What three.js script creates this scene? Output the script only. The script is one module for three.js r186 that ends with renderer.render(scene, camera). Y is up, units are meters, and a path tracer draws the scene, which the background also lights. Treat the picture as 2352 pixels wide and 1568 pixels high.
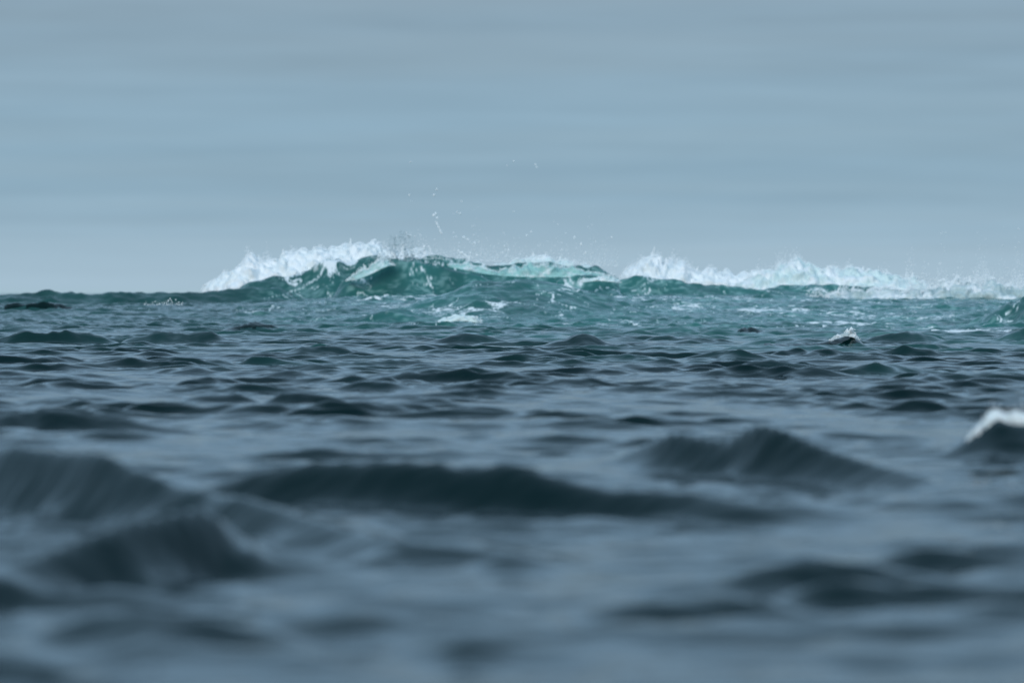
import * as THREE from 'three';
import { mergeGeometries } from 'three/addons/utils/BufferGeometryUtils.js';
import { createNoise2D, createNoise3D } from 'simplex-noise';

// ---------------------------------------------------------------- camera, sky, sun, exposure
const EYE = 0.9;                                   // the lens is 0.9 m above the mean water level
const camera = new THREE.PerspectiveCamera(10, 1024 / 682, 0.5, 20000);
camera.position.set(0, EYE, 0);
camera.rotation.x = -0.0125;
camera.focus = 62;
camera.userData.fStop = camera.getFocalLength() / 1000 / 0.063;

const renderer = new THREE.WebGLRenderer({ antialias: true });
renderer.setSize(1024, 682);
renderer.toneMapping = THREE.LinearToneMapping;
renderer.toneMappingExposure = 1.5;
renderer.shadowMap.enabled = true;

const scene = new THREE.Scene();
const rng = (seed) => () => { seed = (seed + 0x6d2b79f5) | 0; let t = Math.imul(seed ^ (seed >>> 15), 1 | seed); t = (t + Math.imul(t ^ (t >>> 7), 61 | t)) ^ t; return ((t ^ (t >>> 14)) >>> 0) / 4294967296; };
const n2 = createNoise2D(rng(11)), n2b = createNoise2D(rng(12)), n3 = createNoise3D(rng(13)), n3b = createNoise3D(rng(14));
const sm = (a, b, x) => { const t = Math.min(1, Math.max(0, (x - a) / (b - a))); return t * t * (3 - 2 * t); };
const mix = (a, b, t) => a + (b - a) * t;

{ // overcast sky: a grey-blue deck with faint flat streaks of stratus
  const W = 4096, H = 2048, data = new Float32Array(W * H * 4);
  const SK = { low: [0.376, 0.517, 0.625], mid: [0.272, 0.412, 0.518], high: [0.262, 0.372, 0.462], far: [0.345, 0.560, 0.775] };  // far: sky above the view, made brighter and bluer to lift water reflections
  for (let r = 0; r < H; r++) {
    const el = (r + 0.5) / H * 180 - 90, e = Math.max(0, el);
    const a = sm(0, 1.7, e), b = sm(1.9, 4.8, e), d = sm(4.3, 9.5, e);
    const v = Math.log(e + 1.5) * 12, hz = sm(0, 1.2, e);
    for (let c = 0; c < W; c++) {
      const i = (r * W + c) * 4;
      const az = (c + 0.5) / W * 2 * Math.PI, cx = Math.cos(az), cz = Math.sin(az);
      let s = 0, w2 = 0;
      if (el > -1) {
        const g = 7 / (1 + e * 0.02);
        s = 0.6 * n3(cx * g, cz * g, v) + 0.35 * n3b(cx * g * 2.6, cz * g * 2.6, v * 2.3) + 0.2 * n3(cx * g * 6, cz * g * 6, v * 4.1 + 9);
        w2 = n3b(cx * 4, cz * 4, v * 0.8 + 40);
      }
      const k = 1 + 0.075 * s * (0.35 + 0.65 * hz), warm = 0.02 * w2 * hz;
      for (let q = 0; q < 3; q++) {
        let L = mix(mix(mix(SK.low[q], SK.mid[q], a), SK.high[q], b), SK.far[q], d) * k / 1.5;
        L *= 1 + warm * [1, 0, -0.6][q];
        data[i + q] = L;
      }
      data[i + 3] = 1;
    }
  }
  const t = new THREE.DataTexture(data, W, H, THREE.RGBAFormat, THREE.FloatType);
  t.mapping = THREE.EquirectangularReflectionMapping;
  t.magFilter = THREE.LinearFilter; t.needsUpdate = true;
  scene.background = t; scene.environment = t;
}
const sun = new THREE.DirectionalLight(new THREE.Color(1, 0.99, 0.98), 1.15);   // sun dimmed and widened by the cloud, behind and left of the lens
sun.position.set(-60, 75, 130);
sun.target.position.set(0, 0, -80);
sun.castShadow = true;
sun.shadow.radius = 60;
sun.shadow.mapSize.set(2048, 2048);
Object.assign(sun.shadow.camera, { left: -60, right: 60, top: 120, bottom: -120, near: 1, far: 500 });
scene.add(sun, sun.target);

// ---------------------------------------------------------------- helpers
const F = 784 / Math.tan(5 * Math.PI / 180), YH = 672, XC = 1176;               // focal length, horizon and centre in the units of the measured points
const at = (px, py, D) => new THREE.Vector3((px - XC) * D / F, EYE - (py - YH) * D / F, -D);
const taken = {};
const numbered = (n) => { taken[n] = (taken[n] ?? -1) + 1; return taken[n] ? n + '_' + String(taken[n]).padStart(3, '0') : n; };
function tag(o, label, category, group, kind) {
  o.userData.label = label; o.userData.category = category;
  if (group) o.userData.group = group;
  if (kind) o.userData.kind = kind;
  return o;
}
function mesh(name, geo, mat, parent = scene) {
  const m = new THREE.Mesh(geo, mat); m.name = parent === scene ? numbered(name) : name;
  m.castShadow = m.receiveShadow = true; parent.add(m); return m;
}
// smooth curve through points [x, ...values], read by x
function curve(pts) {
  const n = pts.length, k = pts[0].length;
  return (x, out) => {
    if (x <= pts[0][0]) { for (let q = 1; q < k; q++) out[q - 1] = pts[0][q]; return; }
    if (x >= pts[n - 1][0]) { for (let q = 1; q < k; q++) out[q - 1] = pts[n - 1][q]; return; }
    let i = 0; while (x > pts[i + 1][0]) i++;
    const a = pts[i], b = pts[i + 1], t = (x - a[0]) / (b[0] - a[0]), dx = b[0] - a[0];
    const p = pts[Math.max(0, i - 1)], s = pts[Math.min(n - 1, i + 2)];
    const t2 = t * t, t3 = t2 * t;
    for (let q = 1; q < k; q++) {
      let ma = (b[q] - p[q]) / Math.max(1e-6, b[0] - p[0]), mb = (s[q] - a[q]) / Math.max(1e-6, s[0] - a[0]);
      const d = (b[q] - a[q]) / dx, lim = 3 * Math.abs(d);
      ma = d === 0 ? 0 : Math.sign(ma) === Math.sign(d) ? Math.sign(ma) * Math.min(Math.abs(ma), lim) : 0;
      mb = d === 0 ? 0 : Math.sign(mb) === Math.sign(d) ? Math.sign(mb) * Math.min(Math.abs(mb), lim) : 0;
      out[q - 1] = (2 * t3 - 3 * t2 + 1) * a[q] + (t3 - 2 * t2 + t) * dx * ma + (-2 * t3 + 3 * t2) * b[q] + (t3 - t2) * dx * mb;
    }
  };
}

// ---------------------------------------------------------------- the waves of the photograph, each a ridge with a crest line, a front and a back slope
const ridges = [];
// near waves: crest points measured as [px, py]; height a fixes the distance; o.f / o.b front and back length in metres
function ridge(a, pts, o = {}) {
  const pyMin = Math.min(...pts.map((p) => p[1]));
  if (!o.D && a < 0.33) a *= (EYE - a) * F / (pyMin - YH) > 22 ? (o.label ? 1 : 0.7) : 1;
  const D0 = o.D ?? (EYE - a) * F / (pyMin - YH);
  const world = pts.map(([px, py, dD = 0]) => { const D = D0 + dD, p = at(px, py, D); return [p.x, Math.max(0, p.y), -D]; });
  const w = (world[world.length - 1][0] - world[0][0]), m = Math.max((D0 < 100 ? 0.3 : 0.12) * w, 0.15);
  world.unshift([world[0][0] - m, 0, world[0][2]]); world.push([world[world.length - 1][0] + m, 0, world[world.length - 1][2]]);
  const zs = world.map((p) => p[2]), f = D0 < 100 && !o.bent && !o.dark ? Math.min(o.f ?? 9, (o.label ? 2.0 : 2.8) * a) : (o.f ?? a * 4) * 0.95, b = o.b ?? a * 6;
  const far = D0 > 100;
  ridges.push({ big: far ? 2.6 : mix(0.7, 1.2, Math.min(1, f)), wob: o.sharp === 0 ? 0 : far ? 0.1 : o.bent ? 0.015 * f : 0.2 * f, a: Math.max(...world.map((p) => p[1])), at: curve(world), x0: world[0][0], x1: world[world.length - 1][0], z0: Math.min(...zs) - b * (o.bent ? 2 : 1) - f * 0.5, z1: Math.max(...zs) + f * (o.bent ? 3 : 1.5), f, b, sharp: o.sharp ?? 0.8, o, id: o.label ? ridges.length + 1 : 0 });
}
const W = (label, f, b, more) => ({ label, f, b, ...more });
// a crest whose distance runs from Da at its left end to Db at its right end
function crest(Da, Db, pts, o) {
  const n = pts.length - 1, x0 = pts[0][0], x1 = pts[n][0], D = Math.min(Da, Db);
  ridge(1, pts.map(([px, py]) => [px, py, mix(Da, Db, (px - x0) / (x1 - x0)) - D]), { ...o, D, bent: true });
}
// the swell over the reef, broad
ridge(1, [[-200, 702], [300, 702], [500, 700], [800, 686], [1200, 682], [1700, 682], [2100, 684], [2600, 684]], { D: 142, f: 30, b: 20, sharp: 0 });
// breaking waves far out
ridge(1, [[550, 660], [600, 640], [660, 631], [705, 618], [738, 594], [772, 588], [800, 598], [850, 588], [900, 590], [940, 604], [980, 622]], { D: 150, ...W('teal breaker shoulder in front of the left white foam wall', 4.2, 2.5) });
ridge(1, [[790, 645], [840, 628], [868, 612], [892, 600], [930, 596], [985, 604], [1030, 615], [1080, 628], [1130, 640], [1180, 650]], { D: 145, ...W('peaked dark green wave under the splash, highest in the photo', 2.6, 2.5, { sharp: 0.8 }) });
ridge(1, [[930, 590], [1000, 585], [1060, 591], [1130, 609], [1200, 604], [1260, 602], [1310, 612], [1360, 610], [1390, 622], [1430, 645]], { D: 157, ...W('foam-veiled breaker ridge behind the peaked wave, running to the right', 5, 2.5) });
ridge(1, [[940, 700], [1030, 668], [1100, 646], [1190, 640], [1260, 648], [1330, 664], [1440, 690], [1560, 712]], { D: 120, ...W('smooth rounded teal swell in the centre, in front of the breakers', 6.5, 4) });
ridge(1, [[1280, 648], [1320, 636], [1365, 632], [1400, 640], [1420, 648]], { D: 143, ...W('small rounded green wave just left of the right-hand foam', 2.5, 2) });
ridge(1, [[1410, 652], [1440, 638], [1468, 630], [1500, 636], [1560, 645], [1640, 656], [1740, 664], [1820, 676], [1900, 690]], { D: 146, ...W('long low green ridge along the foot of the right-hand foam', 3, 2) });
ridge(1, [[-40, 677], [60, 674], [130, 668], [200, 673], [300, 671], [380, 672], [480, 668], [560, 663], [640, 660]], { D: 148, ...W('low dark green wave line closing the sea at the far left', 3, 3) });
ridge(1, [[1760, 668], [1850, 655], [2000, 660], [2120, 668], [2200, 676], [2280, 690], [2420, 690]], { D: 148, f: 5, b: 4 });
ridge(1, [[2230, 745], [2280, 715], [2320, 695], [2370, 676], [2420, 670]], { D: 100, ...W('teal wave rising at the right edge with white streaks running down', 3.5, 3) });
// middle distance
ridge(0.34, [[820, 738], [880, 720], [940, 716], [1010, 722], [1060, 724], [1110, 740]], W('low choppy wave with a white speckled crest, left of centre', 1.6, 1.6, { sharp: 0.7 }));
ridge(0.36, [[1160, 738], [1200, 726], [1260, 722], [1310, 715], [1345, 711], [1390, 726], [1440, 738]], W('short teal wave with a white foam lip curling along its top', 1.3, 1.6, { sharp: 0.8 }));
ridge(0.26, [[1470, 760], [1520, 752], [1560, 748], [1590, 752], [1640, 768]], { f: 1, b: 1.2, sharp: 0.8 });
ridge(0.4, [[180, 712], [260, 700], [330, 698], [390, 694], [430, 708], [470, 722]], W('broken dark wave with a few white drops jumping at its crest, left', 1.4, 1.6, { sharp: 0.8 }));
ridge(0.26, [[250, 800], [275, 785], [290, 776], [330, 768], [372, 755], [420, 764], [475, 759], [530, 782], [600, 792], [660, 806]], W('dark steep wave with two humps in the left middle distance', 0.55, 1.6, { sharp: 0.7 }));
ridge(0.2, [[-60, 775], [60, 771], [150, 762], [220, 770], [290, 790]], W('dark low wave at the left edge beside the two-humped wave', 0.50, 1.3));
ridge(0.2, [[820, 812], [900, 797], [970, 786], [1030, 770], [1075, 762], [1130, 770], [1190, 790], [1260, 806]], W('long dark green wave left of centre in the middle distance', 0.60, 1.6, { sharp: 0.7 }));
ridge(0.2, [[1220, 806], [1290, 786], [1345, 768], [1400, 786], [1470, 797], [1560, 803], [1640, 796], [1740, 786], [1820, 798], [1900, 812]], W('long dark green wave right of centre in the middle distance', 0.60, 1.6, { sharp: 0.7 }));
ridge(0.2, [[1960, 790], [2010, 774], [2080, 762], [2130, 768], [2200, 786], [2260, 805]], W('green rounded wave right, below the foamy patch near the edge', 0.60, 1.5));
ridge(0.22, [[2240, 800], [2290, 776], [2340, 757], [2420, 757]], W('dark green wave cut off by the right edge of the photo', 0.65, 1.5));
ridge(0.2, [[640, 806], [700, 794], [760, 796], [830, 808]], { f: 0.7, b: 1 });
ridge(0.18, [[200, 836], [245, 818], [275, 812], [330, 822], [400, 842]], { f: 0.6, b: 0.9 });
ridge(0.18, [[560, 880], [610, 860], [660, 846], [730, 852], [800, 872], [840, 884]], { f: 0.6, b: 1 });
ridge(0.16, [[860, 878], [900, 862], [940, 850], [1000, 852], [1060, 848], [1120, 872]], { f: 0.6, b: 1 });
ridge(0.18, [[1670, 846], [1720, 830], [1775, 824], [1840, 836], [1900, 850]], { f: 0.7, b: 1 });
ridge(0.1, [[1940, 850], [2010, 844], [2080, 850], [2150, 856]], { f: 0.5, b: 0.8 });
ridge(0.1, [[1390, 888], [1460, 879], [1550, 888]], { f: 0.4, b: 0.8 });
ridge(0.08, [[1190, 950], [1260, 940], [1360, 952]], { f: 0.35, b: 0.7 });
ridge(0.13, [[590, 930], [650, 906], [760, 908], [870, 932]], { f: 0.5, b: 0.9 });
ridge(0.1, [[390, 916], [480, 905], [550, 904], [610, 922]], { f: 0.4, b: 0.8 });
ridge(0.08, [[890, 910], [970, 912], [1070, 928]], { f: 0.35, b: 0.7 });
ridge(0.1, [[2120, 886], [2200, 868], [2290, 884]], { f: 0.4, b: 0.8 });
ridge(0.16, [[-60, 955], [120, 934], [240, 944], [330, 964], [450, 990]], W('blurred dark wave shoulder at the left edge, farther than the big left one', 0.7, 1));
// dark glassy wavelets that catch sparks of light
const G = (label) => ({ label, category: 'wavelet', dark: true, f: 0.8, b: 0.8, sharp: 0.9 });
ridge(0.3, [[10, 704], [30, 697], [80, 693], [103, 688], [125, 691], [148, 701], [180, 712]], { ...G('black glassy wavelet at the far left under the skyline'), D: 131, f: 0.7 });
ridge(0.3, [[525, 752], [555, 743], [585, 739], [602, 741], [632, 755]], { ...G('small black glassy wavelet left, just above the two-humped wave'), D: 88 });
ridge(0.3, [[1683, 768], [1695, 757], [1710, 754], [1740, 760], [1790, 769], [1835, 774]], { ...G('thin black water lip right, left of the sparkling wavelet'), D: 82 });
ridge(0.3, [[1725, 794], [1770, 784], [1830, 785], [1890, 781], [1925, 773], [1950, 764], [1970, 772], [1995, 792]], { ...G('sparkling black wavelet with a white tip, right of centre'), D: 63 });
// out-of-focus foreground
crest(17, 15.5, [[430, 1120], [560, 1085], [700, 1056], [880, 1046], [1000, 1050], [1070, 1066], [1180, 1060], [1290, 1090], [1400, 1114], [1520, 1122], [1640, 1132], [1780, 1160]], W('widest dark wave across the blurred foreground, left of centre', 0.28, 1.0, { sharp: 0.4 }));
crest(20.5, 17.8, [[1400, 1050], [1540, 992], [1660, 1004], [1742, 970], [1840, 996], [1950, 1040], [2080, 1075], [2220, 1110]], W('dark peaked wave in the blurred foreground, right of centre', 0.25, 1.0, { sharp: 0.65 }));
crest(16.8, 13.2, [[-80, 1035], [120, 1026], [240, 1040], [330, 1076], [420, 1112], [600, 1150], [780, 1200], [950, 1235]], W('big dark wave at the left edge of the blurred foreground', 0.24, 1.0, { sharp: 0.6 }));
crest(11.6, 13.1, [[-60, 1310], [100, 1255], [200, 1220], [300, 1176], [420, 1165], [490, 1180], [560, 1232], [660, 1285]], W('nearest dark humped wave in the lower left, blurred', 0.26, 0.7, { sharp: 0.6 }));
ridge(0.24, [[2170, 1040], [2240, 990], [2285, 952], [2330, 964], [2400, 972], [2520, 968]], W('dark wave under the white foam cap at the right edge', 0.9, 0.9, { sharp: 0.7 }));
ridge(0.12, [[-60, 1545], [120, 1522], [200, 1515], [300, 1550], [380, 1590]], { f: 0.4, b: 0.5 });
ridge(0.085, [[1620, 1340], [1750, 1292], [1900, 1274], [2000, 1290], [2090, 1322]], { f: 0.42, b: 0.6 });
ridge(0.06, [[2110, 1250], [2230, 1262], [2400, 1290]], { f: 0.32, b: 0.5 });
ridge(0.09, [[40, 1450], [190, 1404], [330, 1386], [480, 1404], [560, 1430]], { f: 0.36, b: 0.5 });
ridge(0.05, [[1060, 1296], [1170, 1266], [1290, 1282]], { f: 0.22, b: 0.4 });
ridge(0.05, [[980, 1490], [1080, 1452], [1190, 1490]], { f: 0.22, b: 0.35 });
ridge(0.07, [[1640, 1172], [1800, 1150], [2010, 1168]], { f: 0.3, b: 0.5 });

{ // and the many small crests between them
  const R = rng(909);
  for (let i = 0; i < 100; i++) {
    const d = Math.sqrt(mix(25 * 25, 104 * 104, R())), cx = (R() * 2 - 1) * 0.19 * d, a = 0.02 + 0.055 * R() ** 1.6 * Math.min(1, d / 30), w = (0.6 + 1.0 * R()) * (0.5 + 8 * a), tilt = (R() - 0.5) * 0.9;
    const pts = [-1, -0.45, 0.1, 0.5, 1].map((u, k) => { const dd = d + tilt * u * w, hh = a * [0.25, 0.8, 1, 0.7, 0.2][k] * (0.8 + 0.4 * R()); return [XC + (cx + u * w) / dd * F, YH + (EYE - hh) * F / dd, dd]; });
    ridge(a, pts.map(([px, py, dd]) => [px, py, dd - d]), { D: d, f: a * 6, b: a * 9, sharp: 0.6 + 0.4 * R() });
  }
}
const tmp = [0, 0], tmp2 = [0, 0];
let owner = 0;
function ridgeHeight(x, z, d) {
  let best = 0, sum = 0; owner = 0;
  for (const r of ridges) {
    if (x < r.x0 || x > r.x1 || z < r.z0 || z > r.z1) continue;
    r.at(x, tmp);
    if (tmp[0] <= 0) continue;
    const big = r.big, wob = n2(x * 1.1 / big, z * 0.5 / big) + 0.5 * n2b(x * 2.9 / big, z * 1.1 / big);
    let t = z - tmp[1];
    if (r.o.bent) { r.at(x + 0.06, tmp2); t /= Math.hypot(1, (tmp2[1] - tmp[1]) / 0.06); }
    t += r.wob * wob;
    const s = t > 0 ? t / r.f : -t / r.b;
    if (s >= 1) continue;
    const q = 1 - s, round = q * q * (3 - 2 * q), cusp = q * q, p = mix(round, cusp, r.sharp), v = tmp[0] * p * (1 + (r.big > 2 || r.o.bent ? 0.03 : 0.06) * n2b(x * 2.2 / big + 31, z * 0.3));
    sum += v ** 4;
    if (v > best) { best = v; owner = p > 0.22 && v > 0.25 * r.a ? r.id : 0; }
  }
  return sum > 0 ? sum ** 0.25 : 0;
}

// chop: trains of waves from 0.2 to 7 m long, crests pinched as on real water
const trains = [];
{
  const R = rng(77), N = 112;
  for (let i = 0; i < N; i++) {
    const lam = 0.17 * Math.pow(31, (i + R() * 0.9) / N), k = 2 * Math.PI / lam;
    const gauss = (R() + R() + R() - 1.5) / 0.5, th = gauss * 0.4 + (i % 3 ? 0.12 : -0.55);
    const slope = lam < 0.3 ? 0.028 : lam < 0.8 ? 0.043 : lam < 1.8 ? 0.029 : lam < 3 ? 0.017 : 0.009;
    trains.push({ lam, k, kx: k * Math.sin(th), kz: k * Math.cos(th), dx: Math.sin(th), dz: Math.cos(th), ph: R() * 6.283, A: slope / k });
  }
}

// ---------------------------------------------------------------- the water's own colour: clear and deep near, full of bubbles over the reef, white where foam floats
const TX0 = -26, TX1 = 26, TZ0 = -178, TZ1 = -27;
const streaks = []; // floating foam: [px, distance, half width m, half depth m, strength]
for (const s of [
  [1000, 141, 3.2, 3.0, 0.75], [830, 147, 2.6, 2.4, 0.55], [930, 138, 3.0, 3.5, 0.6], [700, 149, 1.8, 1.6, 0.5],
  [1120, 152, 3.0, 3.2, 0.95], [1220, 153, 2.6, 3.0, 1.0], [1320, 151, 2.2, 2.6, 0.9], [1050, 154, 2, 2.2, 0.8], [1400, 148, 1.2, 2, 0.7],
  [760, 150.5, 2.4, 2, 0.72], [850, 151, 2, 2, 0.8], [930, 149.5, 1.6, 1.4, 0.75], [1000, 130, 3, 3, 0.6], [1500, 136, 3, 4, 0.6], [1600, 128, 2, 5, 0.6], [1400, 104, 1.6, 3, 0.55], [2060, 120, 2, 4, 0.6], [1950, 124, 2, 3, 0.6], [1290, 124, 3.4, 1.6, 0.62], [1120, 116.5, 1.6, 1.6, 0.5], [1180, 117, 1.3, 1.3, 0.42], [1010, 118, 2.2, 2.2, 0.45],
  [1650, 138, 2.6, 4, 0.55], [1760, 126, 2.0, 3.5, 0.72], [1900, 112, 1.6, 2.4, 0.92], [2000, 106, 1.5, 2.6, 0.98], [1830, 100, 2.0, 3, 0.5], [1560, 112, 2.0, 4, 0.42],
  [2140, 96, 2.4, 3, 0.5], [2230, 88, 1.3, 2, 0.8], [2330, 92, 1.2, 2.5, 0.45], [2310, 100, 1.1, 2, 0.4], [1700, 98, 1.5, 2.2, 0.6],
  [960, 106, 2.2, 2, 0.62], [1060, 105, 1.0, 1.5, 0.6], [1270, 108, 1.3, 1.4, 0.7], [640, 128, 3, 4, 0.4], [330, 132, 2, 2.5, 0.42], [300, 110, 1.6, 1.6, 0.5], [470, 143, 1.6, 1.5, 0.4], [780, 118, 3, 3, 0.36],
]) streaks.push([(s[0] - XC) * s[1] / F, -s[1], s[2], s[3], s[4]]);
function bubbly(x, z) { // how milky the water is
  const d = -z, px = x / d * F + XC;
  const blot = n2(x * 0.16 + 3, z * 0.07) + 0.5 * n2b(x * 0.5, z * 0.23);
  let a = (0.2 * sm(36, 78, d + 16 * blot) + 0.8 * sm(mix(66, 44, sm(800, 1400, px)), 128, d + 22 * blot) * (0.25 + 0.75 * sm(380, 1000, px)));
  a *= 0.86 + 0.24 * n2b(x * 0.35, z * 0.22);
  return Math.max(0, a);
}
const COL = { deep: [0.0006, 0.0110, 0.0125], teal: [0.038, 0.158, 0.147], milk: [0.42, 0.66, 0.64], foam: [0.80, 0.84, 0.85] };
function foamAt(x, z, dens) {
  if (dens <= 0.02) return 0;
  const wx = x + 0.35 * n2(x * 0.9, z * 0.9), wz = z + 0.35 * n2b(x * 0.9 + 7, z * 0.9);
  const lace = 1 - Math.abs(n2(wx * 0.55, wz * 0.95)) * 1.0 - 0.35 * Math.abs(n2b(wx * 1.6, wz * 2.5));
  const patch = 0.5 + 0.5 * n2b(wx * 0.42 + 3, wz * 0.42), fine = n2(wx * 6, wz * 6) * 0.12 + n2b(wx * 14, wz * 14) * 0.09;
  const v = lace * 0.62 + patch * 0.38 + fine;
  return sm(0.98 - dens * 0.62, 1.09 - dens * 0.60, v);
}
function waterMaps(S) {
  const col = new Uint8Array(S * S * 4), rgh = new Uint8Array(S * S * 4);
  const enc = (v) => Math.round(255 * (v <= 0.0031308 ? v * 12.92 : 1.055 * Math.pow(v, 1 / 2.4) - 0.055));
  const LUT = new Uint8Array(4096); for (let i = 0; i < 4096; i++) LUT[i] = enc(i / 4095);
  for (let r = 0; r < S; r++) {
    const z = mix(TZ0, TZ1, (r + 0.5) / S);
    for (let c = 0; c < S; c++) {
      const x = mix(TX0, TX1, (c + 0.5) / S), i = (r * S + c) * 4;
      const bub = bubbly(x, z);
      let dens = 0.64 * Math.max(0, bub - 0.25) * sm(92, 118, -z);
      for (const s of streaks) {
        const u = (x - s[0]) / s[2], v = (z - s[1]) / s[3], q = u * u + v * v;
        if (q < 1) dens = Math.max(dens, 1.14 * s[4] * (1 - q * q));
      }
      const edge = sm(0, 0.03, Math.min(r, S - 1 - r, c, S - 1 - c) / S);
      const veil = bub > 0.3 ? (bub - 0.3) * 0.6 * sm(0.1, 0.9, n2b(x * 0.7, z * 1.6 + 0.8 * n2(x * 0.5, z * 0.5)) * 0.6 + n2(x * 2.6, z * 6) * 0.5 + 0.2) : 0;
      const fo = foamAt(x, z, dens) * edge * sm(0.15, 0.4, bub), soft = bub;
      for (let q = 0; q < 3; q++) {
        let v = mix(COL.deep[q], COL.teal[q], Math.min(1, soft));
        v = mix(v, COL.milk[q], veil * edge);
        v = mix(v, COL.foam[q], fo * 0.92);
        col[i + q] = LUT[Math.min(4095, Math.round(v * 4095))];
      }
      col[i + 3] = 255;
      rgh[i] = rgh[i + 2] = 0; rgh[i + 1] = Math.round(255 * mix(0.07, 0.8, fo)); rgh[i + 3] = 255;
    }
  }
  const make = (d, srgb) => {
    const t = new THREE.DataTexture(d, S, S, THREE.RGBAFormat); t.magFilter = THREE.LinearFilter; t.minFilter = THREE.LinearFilter;
    if (srgb) t.colorSpace = THREE.SRGBColorSpace; t.needsUpdate = true; return t;
  };
  return [make(col, true), make(rgh, false)];
}
function rippleMap(S, tile) { // tileable wind ripples, 3 to 40 cm
  const d = new Uint8Array(S * S * 4), R = rng(5), ws = [];
  for (let i = 0; i < 46; i++) {
    const lam = 0.05 * Math.pow(9, R()), th = (R() + R() + R() - 1.5) * 1.1, kx = Math.round(tile / lam * Math.sin(th)), kz = Math.round(tile / lam * Math.cos(th));
    ws.push([kx * 2 * Math.PI / S, kz * 2 * Math.PI / S, R() * 6.283, lam]);
  }
  const v = new Float32Array(S * S); let m = 0;
  for (const [a, b, p, l] of ws) for (let y = 0; y < S; y++) for (let x = 0; x < S; x++) v[y * S + x] += l * Math.sin(a * x + b * y + p);
  for (const q of v) m = Math.max(m, Math.abs(q));
  for (let i = 0; i < S * S; i++) { const q = Math.round(127.5 + 127.5 * v[i] / m); d[i * 4] = d[i * 4 + 1] = d[i * 4 + 2] = q; d[i * 4 + 3] = 255; }
  const t = new THREE.DataTexture(d, S, S, THREE.RGBAFormat); t.wrapS = t.wrapT = THREE.RepeatWrapping; t.magFilter = THREE.LinearFilter; t.needsUpdate = true;
  return t;
}
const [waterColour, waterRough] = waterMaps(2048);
const TILE = 5, ripples = rippleMap(1024, TILE);
ripples.repeat.set((TX1 - TX0) / TILE, (TZ1 - TZ0) / TILE);
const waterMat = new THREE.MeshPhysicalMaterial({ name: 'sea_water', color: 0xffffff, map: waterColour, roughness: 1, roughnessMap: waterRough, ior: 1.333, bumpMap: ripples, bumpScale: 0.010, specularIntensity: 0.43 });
const darkMat = new THREE.MeshPhysicalMaterial({ name: 'dark_water', color: new THREE.Color().setRGB(0.001, 0.012, 0.012), roughness: 0.05, ior: 1.333, specularIntensity: 0.2 });
const foamMat = new THREE.MeshStandardMaterial({ name: 'foam', color: new THREE.Color().setRGB(0.80, 0.83, 0.84), roughness: 0.95, vertexColors: true });
const dropMat = new THREE.MeshStandardMaterial({ name: 'drops', color: new THREE.Color().setRGB(0.88, 0.9, 0.9), roughness: 0.6 });
const greyDropMat = new THREE.MeshPhysicalMaterial({ name: 'clear_drops', color: new THREE.Color().setRGB(0.34, 0.44, 0.47), roughness: 0.2, ior: 1.333 });

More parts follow.
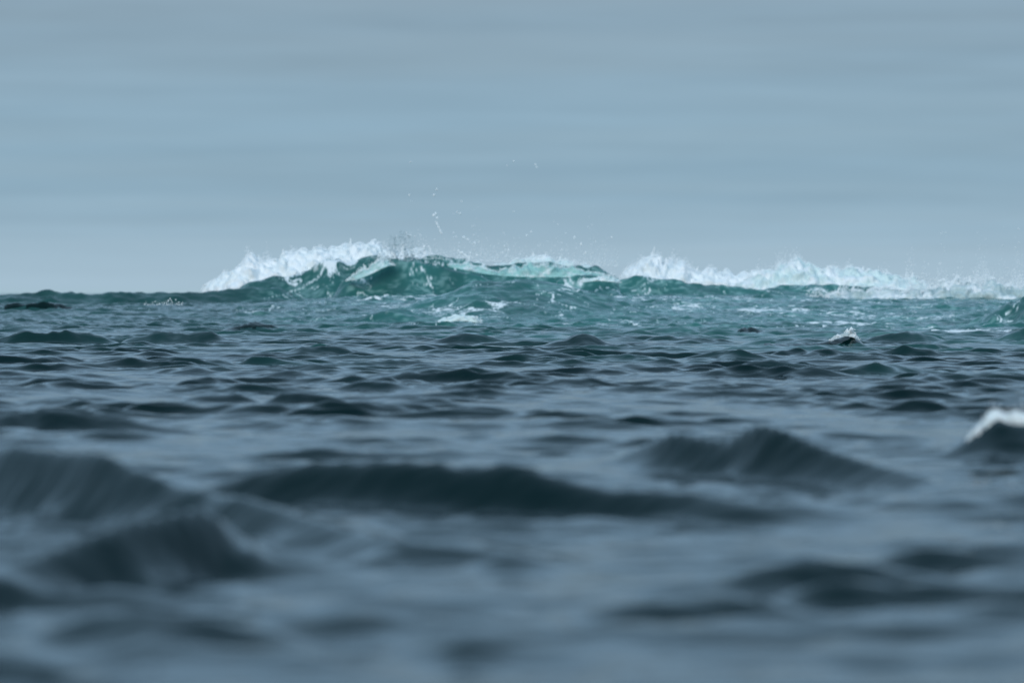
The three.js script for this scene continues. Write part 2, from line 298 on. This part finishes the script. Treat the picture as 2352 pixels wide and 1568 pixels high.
// ---------------------------------------------------------------- the sea: one continuous surface, cut along the feet of the named waves
{
  const ds = [];
  const run = (to, step) => { let d = ds.length ? ds[ds.length - 1] : 3; while (d < to) { d += typeof step === 'function' ? step(d) : step; ds.push(d); } };
  ds.push(3); run(9, 0.15); run(26, 0.08); run(62, 0.062); run(105, 0.092); run(160, 0.13); run(182, 0.35); run(6000, (d) => d * 0.09);
  const us = [], fine = 0.142, NF = 560;
  for (let i = 0; i <= NF; i++) us.push(-fine + 2 * fine * i / NF);
  for (let i = 1, u = fine, st = 2 * fine / NF; i < 30; i++) { st *= 1.22; u += st; us.push(u); us.unshift(-u); }
  const nu = us.length, nd = ds.length, pos = new Float32Array(nu * nd * 3), uv = new Float32Array(nu * nd * 2), own = new Uint8Array(nu * nd);
  const sigma = Math.sqrt(trains.reduce((q, t) => q + (t.lam < 0.8 ? 0 : t.A * t.A / 2), 0)); console.log('chop', sigma);
  for (let j = 0; j < nd; j++) {
    const d = ds[j], dz = j ? d - ds[j - 1] : 0.15;
    for (let i = 0; i < nu; i++) {
      const x = us[i] * d, z = -d, o = j * nu + i;
      const du = i ? (us[i] - us[i - 1]) * d : (us[1] - us[0]) * d, sp = Math.max(dz, du);
      const gust = 0.85 + 0.5 * n2(x * 0.11 + 5, z * 0.07), rough = 0.85 + 0.6 * n2b(x * 0.33, z * 0.16);
      const calm = 0.5 + 0.5 * sm(20, 32, d);
      const lift = d < 182 ? ridgeHeight(x, z, d) : 0, who = owner, steep = d < 30 ? sm(0.015, 0.08, lift) : 0;
      let X = x, Y = 0, Z = z, small = 0;
      if (d < 400) for (let w = 0; w < trains.length; w++) {
        const t = trains[w], fade = t.lam > 4 * sp ? 1 : t.lam < 2 * sp ? 0 : (t.lam - 2 * sp) / (2 * sp);
        if (!fade) continue;
        const th = t.kx * x + t.kz * z + t.ph, A = t.A * fade * (t.lam > 1.6 ? gust : rough) * (t.lam > 0.8 ? calm : 1) * (1 - 0.8 * steep), c = Math.cos(th) * 0.8 * A;
        if (t.lam < 0.8) small += Math.sin(th) * A; else Y += Math.sin(th) * A; X += t.dx * c; Z += t.dz * c;
      }
      // flat troughs and narrow, forward-leaning crests; the small ripples gather on the crests
      const u0 = Y / sigma, u = u0 > 1.2 ? 1.2 + 0.6 * Math.tanh((u0 - 1.2) / 0.9) : u0;
      Y = sigma * (0.95 * Math.log(1 + Math.exp(2.3 * (u - 0.65))) - 0.5) + small * (0.6 + 0.7 * sm(-0.6, 1.6, u)) * (1 + 0.5 * (1 - sm(11, 20, d))) ;
      Z += 0.35 * Y;
      if (d > 75 && d < 182) { // churned water over the reef
        const t = sm(75, 115, d);
        Y += t * (0.07 * (0.5 - Math.abs(n2(x * 0.4, z * 0.9))) + 0.05 * (0.5 - Math.abs(n2b(x * 0.9, z * 2.0))) + 0.014 * n2(x * 2.4, z * 4.5));
      }
      if (d < 182) { Y += lift; own[o] = who; if (who && ridges[who - 1].o.dark) Y += 0.008 * n2(x * 5, z * 4) + 0.007 * n2b(x * 13, z * 8); }
      pos[o * 3] = X; pos[o * 3 + 1] = Y; pos[o * 3 + 2] = Z;
      uv[o * 2] = (X - TX0) / (TX1 - TX0); uv[o * 2 + 1] = (Z - TZ0) / (TZ1 - TZ0);
    }
  }
  { // each named wave keeps its largest connected patch; crumbs go back to the sea
    const seen = new Uint8Array(nu * nd), patches = {};
    for (let s = 0; s < own.length; s++) if (own[s] && !seen[s]) {
      const id = own[s], list = [s]; seen[s] = 1;
      for (let q = 0; q < list.length; q++) { const v = list[q], i = v % nu; for (const t of [i ? v - 1 : v, i < nu - 1 ? v + 1 : v, v - nu, v + nu]) if (t >= 0 && t < own.length && !seen[t] && own[t] === id) { seen[t] = 1; list.push(t); } }
      (patches[id] ??= []).push(list);
    }
    for (const all of Object.values(patches)) { all.sort((a, b) => b.length - a.length); for (const list of all.slice(1)) for (const v of list) own[v] = 0; }
  }
  const idx = new Uint32Array((nu - 1) * (nd - 1) * 6), fo = new Uint8Array((nu - 1) * (nd - 1) * 2);
  let k = 0;
  for (let j = 0; j < nd - 1; j++) for (let i = 0; i < nu - 1; i++) {
    const a = j * nu + i, b = a + 1, c = a + nu, e = c + 1;
    fo[k / 3] = fo[k / 3 + 1] = own[a];
    idx[k++] = a; idx[k++] = b; idx[k++] = c; idx[k++] = b; idx[k++] = e; idx[k++] = c;
  }
  const g = new THREE.BufferGeometry();
  g.setAttribute('position', new THREE.BufferAttribute(pos, 3)); g.setIndex(new THREE.BufferAttribute(idx, 1)); g.computeVertexNormals();
  const nor = g.attributes.normal.array, ids = [...new Set(fo)].sort((a, b) => a - b);
  const cut = (id) => {
    const map = new Int32Array(nu * nd).fill(-1), list = [], ii = [];
    for (let f = 0; f < fo.length; f++) if (fo[f] === id) for (let q = 0; q < 3; q++) { const v = idx[f * 3 + q]; if (map[v] < 0) { map[v] = list.length; list.push(v); } ii.push(map[v]); }
    const P = new Float32Array(list.length * 3), Nn = new Float32Array(list.length * 3), U = new Float32Array(list.length * 2);
    list.forEach((v, n) => { for (let q = 0; q < 3; q++) { P[n * 3 + q] = pos[v * 3 + q]; Nn[n * 3 + q] = nor[v * 3 + q]; } U[n * 2] = uv[v * 2]; U[n * 2 + 1] = uv[v * 2 + 1]; });
    const s = new THREE.BufferGeometry();
    s.setAttribute('position', new THREE.BufferAttribute(P, 3)); s.setAttribute('normal', new THREE.BufferAttribute(Nn, 3)); s.setAttribute('uv', new THREE.BufferAttribute(U, 2)); s.setIndex(ii);
    return s;
  };
  for (const id of ids) {
    const s = cut(id);
    if (!id) { tag(mesh('sea', s, waterMat), 'choppy dark blue-green sea reaching to the horizon', 'sea', null, 'structure'); continue; }
    const r = ridges[id - 1]; s.computeBoundingBox();
    const b = s.boundingBox, base = new THREE.Vector3((b.min.x + b.max.x) / 2, 0, (b.min.z + b.max.z) / 2);
    s.translate(-base.x, 0, -base.z);
    const m = mesh(r.o.category ?? 'wave', s, r.o.dark ? darkMat : waterMat); m.position.copy(base);
    if (r.o.dark) tag(m, r.o.label, 'wavelet', 'dark glassy wavelets'); else tag(m, r.o.label, 'wave', 'waves that stand out of the chop');
  }
  console.log('sea', nu, nd, fo.length, 'triangles', ids.length, 'pieces');
}

// ---------------------------------------------------------------- white water: lumpy banks of foam with a fringe of spray
const drop = new THREE.IcosahedronGeometry(1, 1);
function drops(name, list, mat, parent = scene, geo = drop) {
  const m = new THREE.InstancedMesh(geo, mat, list.length), M = new THREE.Matrix4(), q = new THREE.Quaternion(), e = new THREE.Euler(), s = new THREE.Vector3(), p = new THREE.Vector3(), R = rng(list.length + 3);
  list.forEach(([x, y, z, r, st = 1], i) => { e.set(R() * 6, R() * 6, (R() - 0.5) * 1.2); q.setFromEuler(e); M.compose(p.set(x, y, z), q, s.set(r, r * (0.8 + 0.5 * R()) * st, r)); m.setMatrixAt(i, M); });
  m.name = parent === scene ? numbered(name) : name; m.castShadow = m.receiveShadow = true; m.userData.kind = 'stuff'; parent.add(m); return m;
}
function bank(D, top, bottom, T, o, seed) {
  const c = curve(top), cb = Array.isArray(bottom) ? curve(bottom) : (x, out) => { out[0] = bottom; }, u = [0], ub = [0];
  const x0 = top[0][0], x1 = top[top.length - 1][0], nx = Math.ceil((x1 - x0) * (o.res ?? 0.85)), nt = o.nt ?? 80;
  const P = new Float32Array((nx + 1) * (nt + 1) * 3), C = new Float32Array((nx + 1) * (nt + 1) * 3), I = [];
  const bx = (x0 + x1) / 2, base = at(bx, o.baseY ?? 690, D), S = o.scale ?? 1, amp = (o.amp ?? 0.22) * S;
  const rim = [];
  for (let i = 0; i <= nx; i++) {
    const px = mix(x0, x1, i / nx); c(px, u); cb(px, ub);
    const pt = at(px, u[0], D), pb = at(px, Math.max(ub[0], u[0] + 1), D), endT = Math.min(1, 6 * Math.min(i, nx - i) / nx + 0.15);
    let best = null;
    for (let j = 0; j <= nt; j++) {
      const al = (j / nt) * Math.PI * 1.02, ca = Math.cos(al), sa = Math.sin(al), o3 = (i * (nt + 1) + j) * 3;
      let x = pt.x, y = mix(pb.y, pt.y, Math.pow(Math.max(0, sa), 0.75)), z = -D + T * endT * ca * (0.7 + 0.3 * Math.sign(ca));
      const qx = x / S * (o.stretch ?? 1), qy = y / S, qz = z / S;
      const b1 = Math.abs(n3(qx * 1.05, qy * 1.1 + seed, qz * 1.05)), b2 = Math.abs(n3b(qx * 2.1, qy * 2.3, qz * 2.1 + seed)), b3 = Math.abs(n3(qx * 5.5, qy * 5.5 + seed, qz * 5.5)), b4 = n3b(qx * 13, qy * 13, qz * 13 + seed);
      const dsp = amp * (1.5 * (b1 - 0.35) + 0.75 * (b2 - 0.3) + (o.smooth ? 0.12 : 0.15) * (b3 - 0.3) + (o.smooth ? 0 : 0.04) * b4) * (0.3 + 0.7 * Math.max(0, sa)) * endT;
      x += dsp * 0.5 * n3(qx * 1.7 + 50, qy * 1.7, qz * 1.7); y += dsp * (0.35 + 0.65 * sa); z += dsp * ca * 1.6;
      P[o3] = x - base.x; P[o3 + 1] = y - base.y; P[o3 + 2] = z - base.z;
      const pale = sm(0.05, 0.75, 0.5 + 0.5 * n3b(qx * 0.8 + 9, qy * 1.4, qz * 0.5) - 0.2 + 0.25 * n3(qx * 4, qy * 5, qz * 3) - (o.green ?? 0)), q = 1 - pale;
      const tint = o.tint ?? [0.6, 0.84, 0.8];
      for (let h = 0; h < 3; h++) C[o3 + h] = mix(1, tint[h], q * (o.mixGreen ?? 0.5));
      if (!best || y > best[1]) best = [x, y, z, u[0]];
    }
    rim.push(best);
  }
  for (let i = 0; i < nx; i++) for (let j = 0; j < nt; j++) { const a = i * (nt + 1) + j, b = a + nt + 1; I.push(a, b, a + 1, b, b + 1, a + 1); }
  const g = new THREE.BufferGeometry();
  g.setAttribute('position', new THREE.BufferAttribute(P, 3)); g.setAttribute('color', new THREE.BufferAttribute(C, 3)); g.setIndex(I); g.computeVertexNormals();
  return { g, base, rim };
}
function fringe(rim, base, n, o, seed) { // drops and little jets thrown up from the rim of a bank
  const R = rng(seed), list = [], S = o.S ?? 1;
  for (let i = 0; i < n; i++) {
    const p = rim[Math.floor(R() * rim.length)], h = -Math.log(1 - R() * 0.999) * (o.rise ?? 0.06) * (0.15 + 2.2 * sm(-0.2, 0.9, n2(p[0] * 0.9, seed)) ** 2);
    list.push([p[0] + (R() - 0.5) * 0.12 * S - base.x, p[1] + h - 0.05 * S - base.y, p[2] + (R() - 0.5) * 0.6 * S - base.z, (0.006 + 0.014 * R() * R()) * S * (o.size ?? 1)]);
  }
  const jets = Math.round((o.jets ?? 20) * 0.14);
  for (let k = 0; k < jets; k++) {
    const p = rim[Math.floor(R() * rim.length)], vx = (R() - 0.5) * 0.7, up = (0.12 + 0.4 * R() * R()) * (o.jet ?? 1) * S, dz = (R() - 0.5) * 0.5;
    for (let s = 0; s < 26; s++) { const t = s / 26; list.push([p[0] + vx * up * t * 1.6 + (R() - 0.5) * 0.05 * S - base.x, p[1] + up * (t * (1.5 - 0.5 * t)) + (R() - 0.5) * 0.03 - base.y, p[2] + dz - base.z, (0.016 * (1 - t) + 0.005) * S * (0.5 + R())]); }
  }
  return list;
}
const onSurface = (m) => m;
function whitewater(label, category, D, top, bottom, T, o = {}) {
  const { g, base, rim } = bank(D, top, bottom, T, o, o.seed);
  const grp = new THREE.Group(); grp.name = numbered(o.name ?? 'breaking_foam'); grp.position.copy(base); scene.add(grp);
  mesh('foam_bank', g, foamMat, grp);
  if (o.n) drops('spray', fringe(rim, base, o.n, o, o.seed), dropMat, grp);
  tag(grp, label, category, o.group);
  return grp;
}
whitewater('bright white foam wall rising to the right, left of the splash', 'breaking wave', 160, [[462, 668], [472, 652], [500, 638], [530, 624], [552, 606], [575, 590], [600, 603], [632, 602], [652, 588], [700, 580], [750, 576], [772, 566], [812, 566], [850, 561], [880, 568], [905, 580], [950, 572], [985, 578], [1010, 592]], 700, 2.2, { seed: 21, n: 9000, jets: 46, jet: 1, mixGreen: 0.12 });
whitewater('low frothy white foam strip on the breaker ridge, middle of the photo', 'breaking wave', 158.5, [[1020, 600], [1080, 606], [1130, 611], [1170, 604], [1212, 590], [1240, 592], [1275, 597], [1320, 607], [1360, 613], [1385, 622], [1400, 640]], 660, 1.2, { seed: 22, n: 6000, jets: 26, amp: 0.16, mixGreen: 0.6, green: 0.12 });
whitewater('white foam wall with a single pointed peak, right of centre', 'breaking wave', 166, [[1418, 650], [1428, 630], [1445, 615], [1468, 606], [1488, 586], [1497, 586], [1515, 600], [1540, 606], [1568, 606], [1584, 624], [1640, 628], [1700, 632], [1750, 632], [1790, 640]], 690, 2, { seed: 23, n: 5000, jets: 30, jet: 0.8, mixGreen: 0.1 });
whitewater('longest white foam wall, sloping down towards the right edge', 'breaking wave', 161, [[1690, 650], [1740, 634], [1780, 621], [1812, 604], [1830, 600], [1852, 606], [1868, 616], [1910, 620], [1960, 622], [2020, 630], [2070, 640], [2115, 652], [2150, 668], [2170, 690]], 700, 2.2, { seed: 24, n: 7000, jets: 40, mixGreen: 0.4, green: 0.05, tint: [0.42, 0.72, 0.68] });
whitewater('low grey-white tumbling foam in front, far right', 'breaking wave', 139, [[1850, 694], [1890, 686], [1960, 676], [2040, 670], [2110, 676], [2150, 664], [2190, 652], [2240, 658], [2272, 652], [2310, 658], [2352, 668], [2420, 664]], [[1850, 700], [1960, 694], [2100, 702], [2240, 708], [2352, 714], [2420, 716]], 1.6, { seed: 25, n: 11000, rise: 0.16, jets: 70, jet: 1.2, amp: 0.22, mixGreen: 0.7, green: 0.1, tint: [0.34, 0.5, 0.5] });

whitewater('frothy white foam tumbling down the breaker ridge, middle of the photo', 'breaking wave', 152.6, [[1030, 606], [1070, 608], [1110, 618], [1150, 622], [1190, 616], [1230, 612], [1280, 617], [1330, 620], [1370, 627], [1405, 636], [1430, 646]], [[1030, 612], [1110, 628], [1200, 636], [1300, 637], [1430, 650]], 0.7, { seed: 26, n: 3500, rise: 0.1, jets: 10, amp: 0.22, scale: 0.8, mixGreen: 0.85, green: 0.28, tint: [0.3, 0.62, 0.58], baseY: 640 });
whitewater('pale foam lip falling to the left of the peaked wave', 'breaking wave', 144.2, [[796, 642], [815, 632], [835, 622], [855, 611], [872, 604], [890, 602], [905, 606]], [[796, 646], [835, 637], [872, 620], [890, 612], [905, 610]], 0.5, { seed: 27, n: 1500, rise: 0.1, jets: 4, amp: 0.18, scale: 0.6, res: 1.4, nt: 50, mixGreen: 0.8, green: 0.2, tint: [0.4, 0.66, 0.62], baseY: 640 });
whitewater('short white foam patch on the small green wave, left of the right-hand foam', 'breaking wave', 141.6, [[1330, 646], [1355, 640], [1380, 636], [1400, 638], [1425, 646]], [[1330, 649], [1380, 645], [1425, 650]], 0.4, { seed: 28, n: 600, rise: 0.06, jets: 2, amp: 0.16, scale: 0.5, res: 1.4, nt: 40, mixGreen: 0.6, green: 0.15, baseY: 648 });

// small foam lips on single crests
whitewater('thin white foam lip running up the short teal wave, right of centre', 'foam', 123.4, [[1222, 744], [1250, 737], [1275, 730], [1300, 722], [1322, 716], [1345, 713], [1362, 720], [1372, 728]], [[1222, 748], [1300, 730], [1345, 723], [1372, 732]], 0.3, { name: 'foam_lip', seed: 31, n: 500, rise: 0.04, jets: 5, jet: 0.5, amp: 0.1, scale: 0.5, res: 1.4, nt: 40, baseY: 735, mixGreen: 0.3, group: 'foam lips on small waves' });
whitewater('white frothy lip on the speckled wave, left of centre', 'foam', 113.4, [[1000, 737], [1030, 727], [1060, 723], [1085, 727], [1108, 738]], [[1000, 742], [1060, 737], [1108, 742]], 0.35, { name: 'foam_lip', seed: 32, n: 500, rise: 0.05, jets: 3, jet: 0.4, amp: 0.12, scale: 0.5, res: 1.4, nt: 40, baseY: 737, mixGreen: 0.5, green: 0.1, group: 'foam lips on small waves' });
whitewater('blurred white foam cap at the right edge of the foreground', 'foam', 19.95, [[2222, 1008], [2245, 982], [2265, 955], [2283, 938], [2300, 942], [2325, 955], [2380, 961], [2440, 960]], [[2222, 1013], [2265, 980], [2290, 962], [2330, 974], [2440, 980]], 0.07, { name: 'foam_lip', seed: 33, n: 400, rise: 0.012, jets: 4, jet: 0.2, amp: 0.3, scale: 0.2, S: 0.25, res: 1, nt: 30, baseY: 980, mixGreen: 0.2, group: 'foam lips on small waves' });

whitewater('small white glassy tip on the sparkling black wavelet, right of centre', 'foam', 62.9, [[1908, 779], [1922, 774], [1936, 766], [1946, 757], [1956, 756], [1966, 765], [1974, 777]], [[1908, 782], [1946, 772], [1974, 781]], 0.07, { name: 'foam_lip', seed: 45, n: 160, rise: 0.012, jets: 3, jet: 0.2, amp: 0.24, scale: 0.16, S: 0.5, res: 2.4, nt: 40, baseY: 790, mixGreen: 0.8, tint: [0.4, 0.5, 0.52], group: 'foam lips on small waves' });

// ---------------------------------------------------------------- the splash over the peaked wave, and the drops in the air
{
  const R = rng(301), D = 145.5, base = at(925, 605, D), grp = new THREE.Group(); grp.name = numbered('splash'); grp.position.copy(base); scene.add(grp);
  const threads = [];
  for (let k = 0; k < 20; k++) {
    const x0 = (R() + R() - 1) * 60 + 915, y0 = 606 - R() * 14, rise = 12 + 60 * R() ** 2.2 * Math.max(0.2, 1 - Math.abs(x0 - 920) / 60), lean = (R() - 0.5) * 40, n = 7, pts = [];
    for (let i = 0; i <= n; i++) { const t = i / n; pts.push(at(x0 + lean * t + (R() - 0.5) * 9, y0 - rise * t + (R() - 0.5) * 6, D + (R() - 0.5) * 0.25).sub(base)); }
    threads.push(new THREE.TubeGeometry(new THREE.CatmullRomCurve3(pts), 22, 0.006 + 0.007 * R(), 5));
  }
  mesh('water_thread', mergeGeometries(threads), greyDropMat, grp).userData.kind = 'stuff';
  const l = [];
  for (let i = 0; i < 1300; i++) { const x = 918 + (R() + R() + R() - 1.5) * 62, y = 604 - 78 * R() ** 2.6 * Math.exp(-(((x - 920) / 55) ** 2)) + 8 * R(), p = at(x, y, D + (R() - 0.5)); l.push([p.x - base.x, p.y - base.y, p.z - base.z, 0.006 + 0.02 * R() ** 3]); }
  drops('clear_drop', l, greyDropMat, grp);
  const w = l.slice(0, 500).map((p) => [p[0] + 0.25, p[1] - 0.03, p[2] + 0.1, p[3]]);
  drops('white_drop', w, dropMat, grp);
  tag(grp, 'grey splash of water threads and drops leaping off the peaked wave', 'splash');
}
{
  const R = rng(302), l = [], put = (px, py, D, r, st) => { const p = at(px, py, D); l.push([p.x, p.y, p.z, r, st]); };
  for (const [x, y, r] of [[1003, 435, 4], [1060, 462, 3], [997, 448, 4], [940, 448, 3], [945, 462, 2], [1001, 490, 5], [996, 494, 5], [1004, 500, 4], [1050, 487, 3], [1057, 490, 4], [1012, 532, 5], [1008, 522, 3], [1048, 543, 3], [1065, 545, 5], [1075, 550, 4], [1080, 556, 3], [1090, 558, 4], [1055, 558, 3], [1100, 556, 3], [1160, 566, 4], [1168, 574, 4], [1155, 580, 3], [1062, 580, 5], [1080, 582, 5], [1095, 586, 4], [1230, 595, 4], [1180, 486, 2], [1220, 532, 3], [1210, 540, 3], [1300, 535, 3], [1320, 545, 3], [1405, 545, 3], [1380, 490, 2], [943, 372, 3], [1180, 370, 3], [1230, 378, 3], [1233, 384, 3], [1165, 380, 2], [1335, 560, 3], [1345, 580, 3], [1290, 575, 3]]) put(x, y, 150 + R() * 6, r * 0.0095, 1 + R());
  for (let i = 0; i < 16; i++) put(1001 + i * 0.9, 508 + i * 1.9, 151, 0.014 + 0.012 * R(), 1.6);
  for (let i = 0; i < 14; i++) put(1050 + i * 1.8 + 2 * R(), 574 + i * 1.1 + 3 * R(), 153, 0.02 + 0.02 * R(), 1);
  for (let i = 0; i < 2600; i++) { const x = 960 + 460 * R(), low = mix(588, 606, (x - 960) / 460), y = low + 6 - 26 * -Math.log(1 - 0.995 * R()) * (0.4 + 0.6 * sm(-0.4, 0.6, n2(x * 0.02, 3))); put(x, y, 152 + 8 * R(), 0.006 + 0.016 * R() ** 3); }
  const m = drops('spray', l, dropMat);
  tag(m, 'fine white drops flying above the middle of the breakers', 'spray', null, 'stuff');
}
{
  const R = rng(303), l = [];
  for (let i = 0; i < 2200; i++) { const x = 2080 + 290 * R(), p = at(x, 664 - 22 * -Math.log(1 - 0.995 * R()) * (0.5 + 0.8 * sm(-0.4, 0.6, n2(x * 0.03, 8))), 137 + 5 * R()); l.push([p.x, p.y, p.z, 0.006 + 0.018 * R() ** 3]); }
  tag(drops('spray', l, dropMat), 'haze of drops above the tumbling foam, far right', 'spray', null, 'stuff');
}
{
  const R = rng(304), l = [];
  for (let i = 0; i < 130; i++) { const p = at(330 + 90 * R(), 700 - 9 * R() ** 2, 104 + R()); l.push([p.x, p.y, p.z, 0.004 + 0.010 * R() ** 3]); }
  for (const [x, y] of [[386, 690], [390, 686], [393, 690], [403, 688], [410, 694]]) { const p = at(x, y, 104); l.push([p.x, p.y, p.z, 0.017, 1.6]); }
  tag(drops('spray', l, dropMat), 'few white drops jumping off the broken wave, left', 'spray', null, 'stuff');
}

renderer.render(scene, camera);
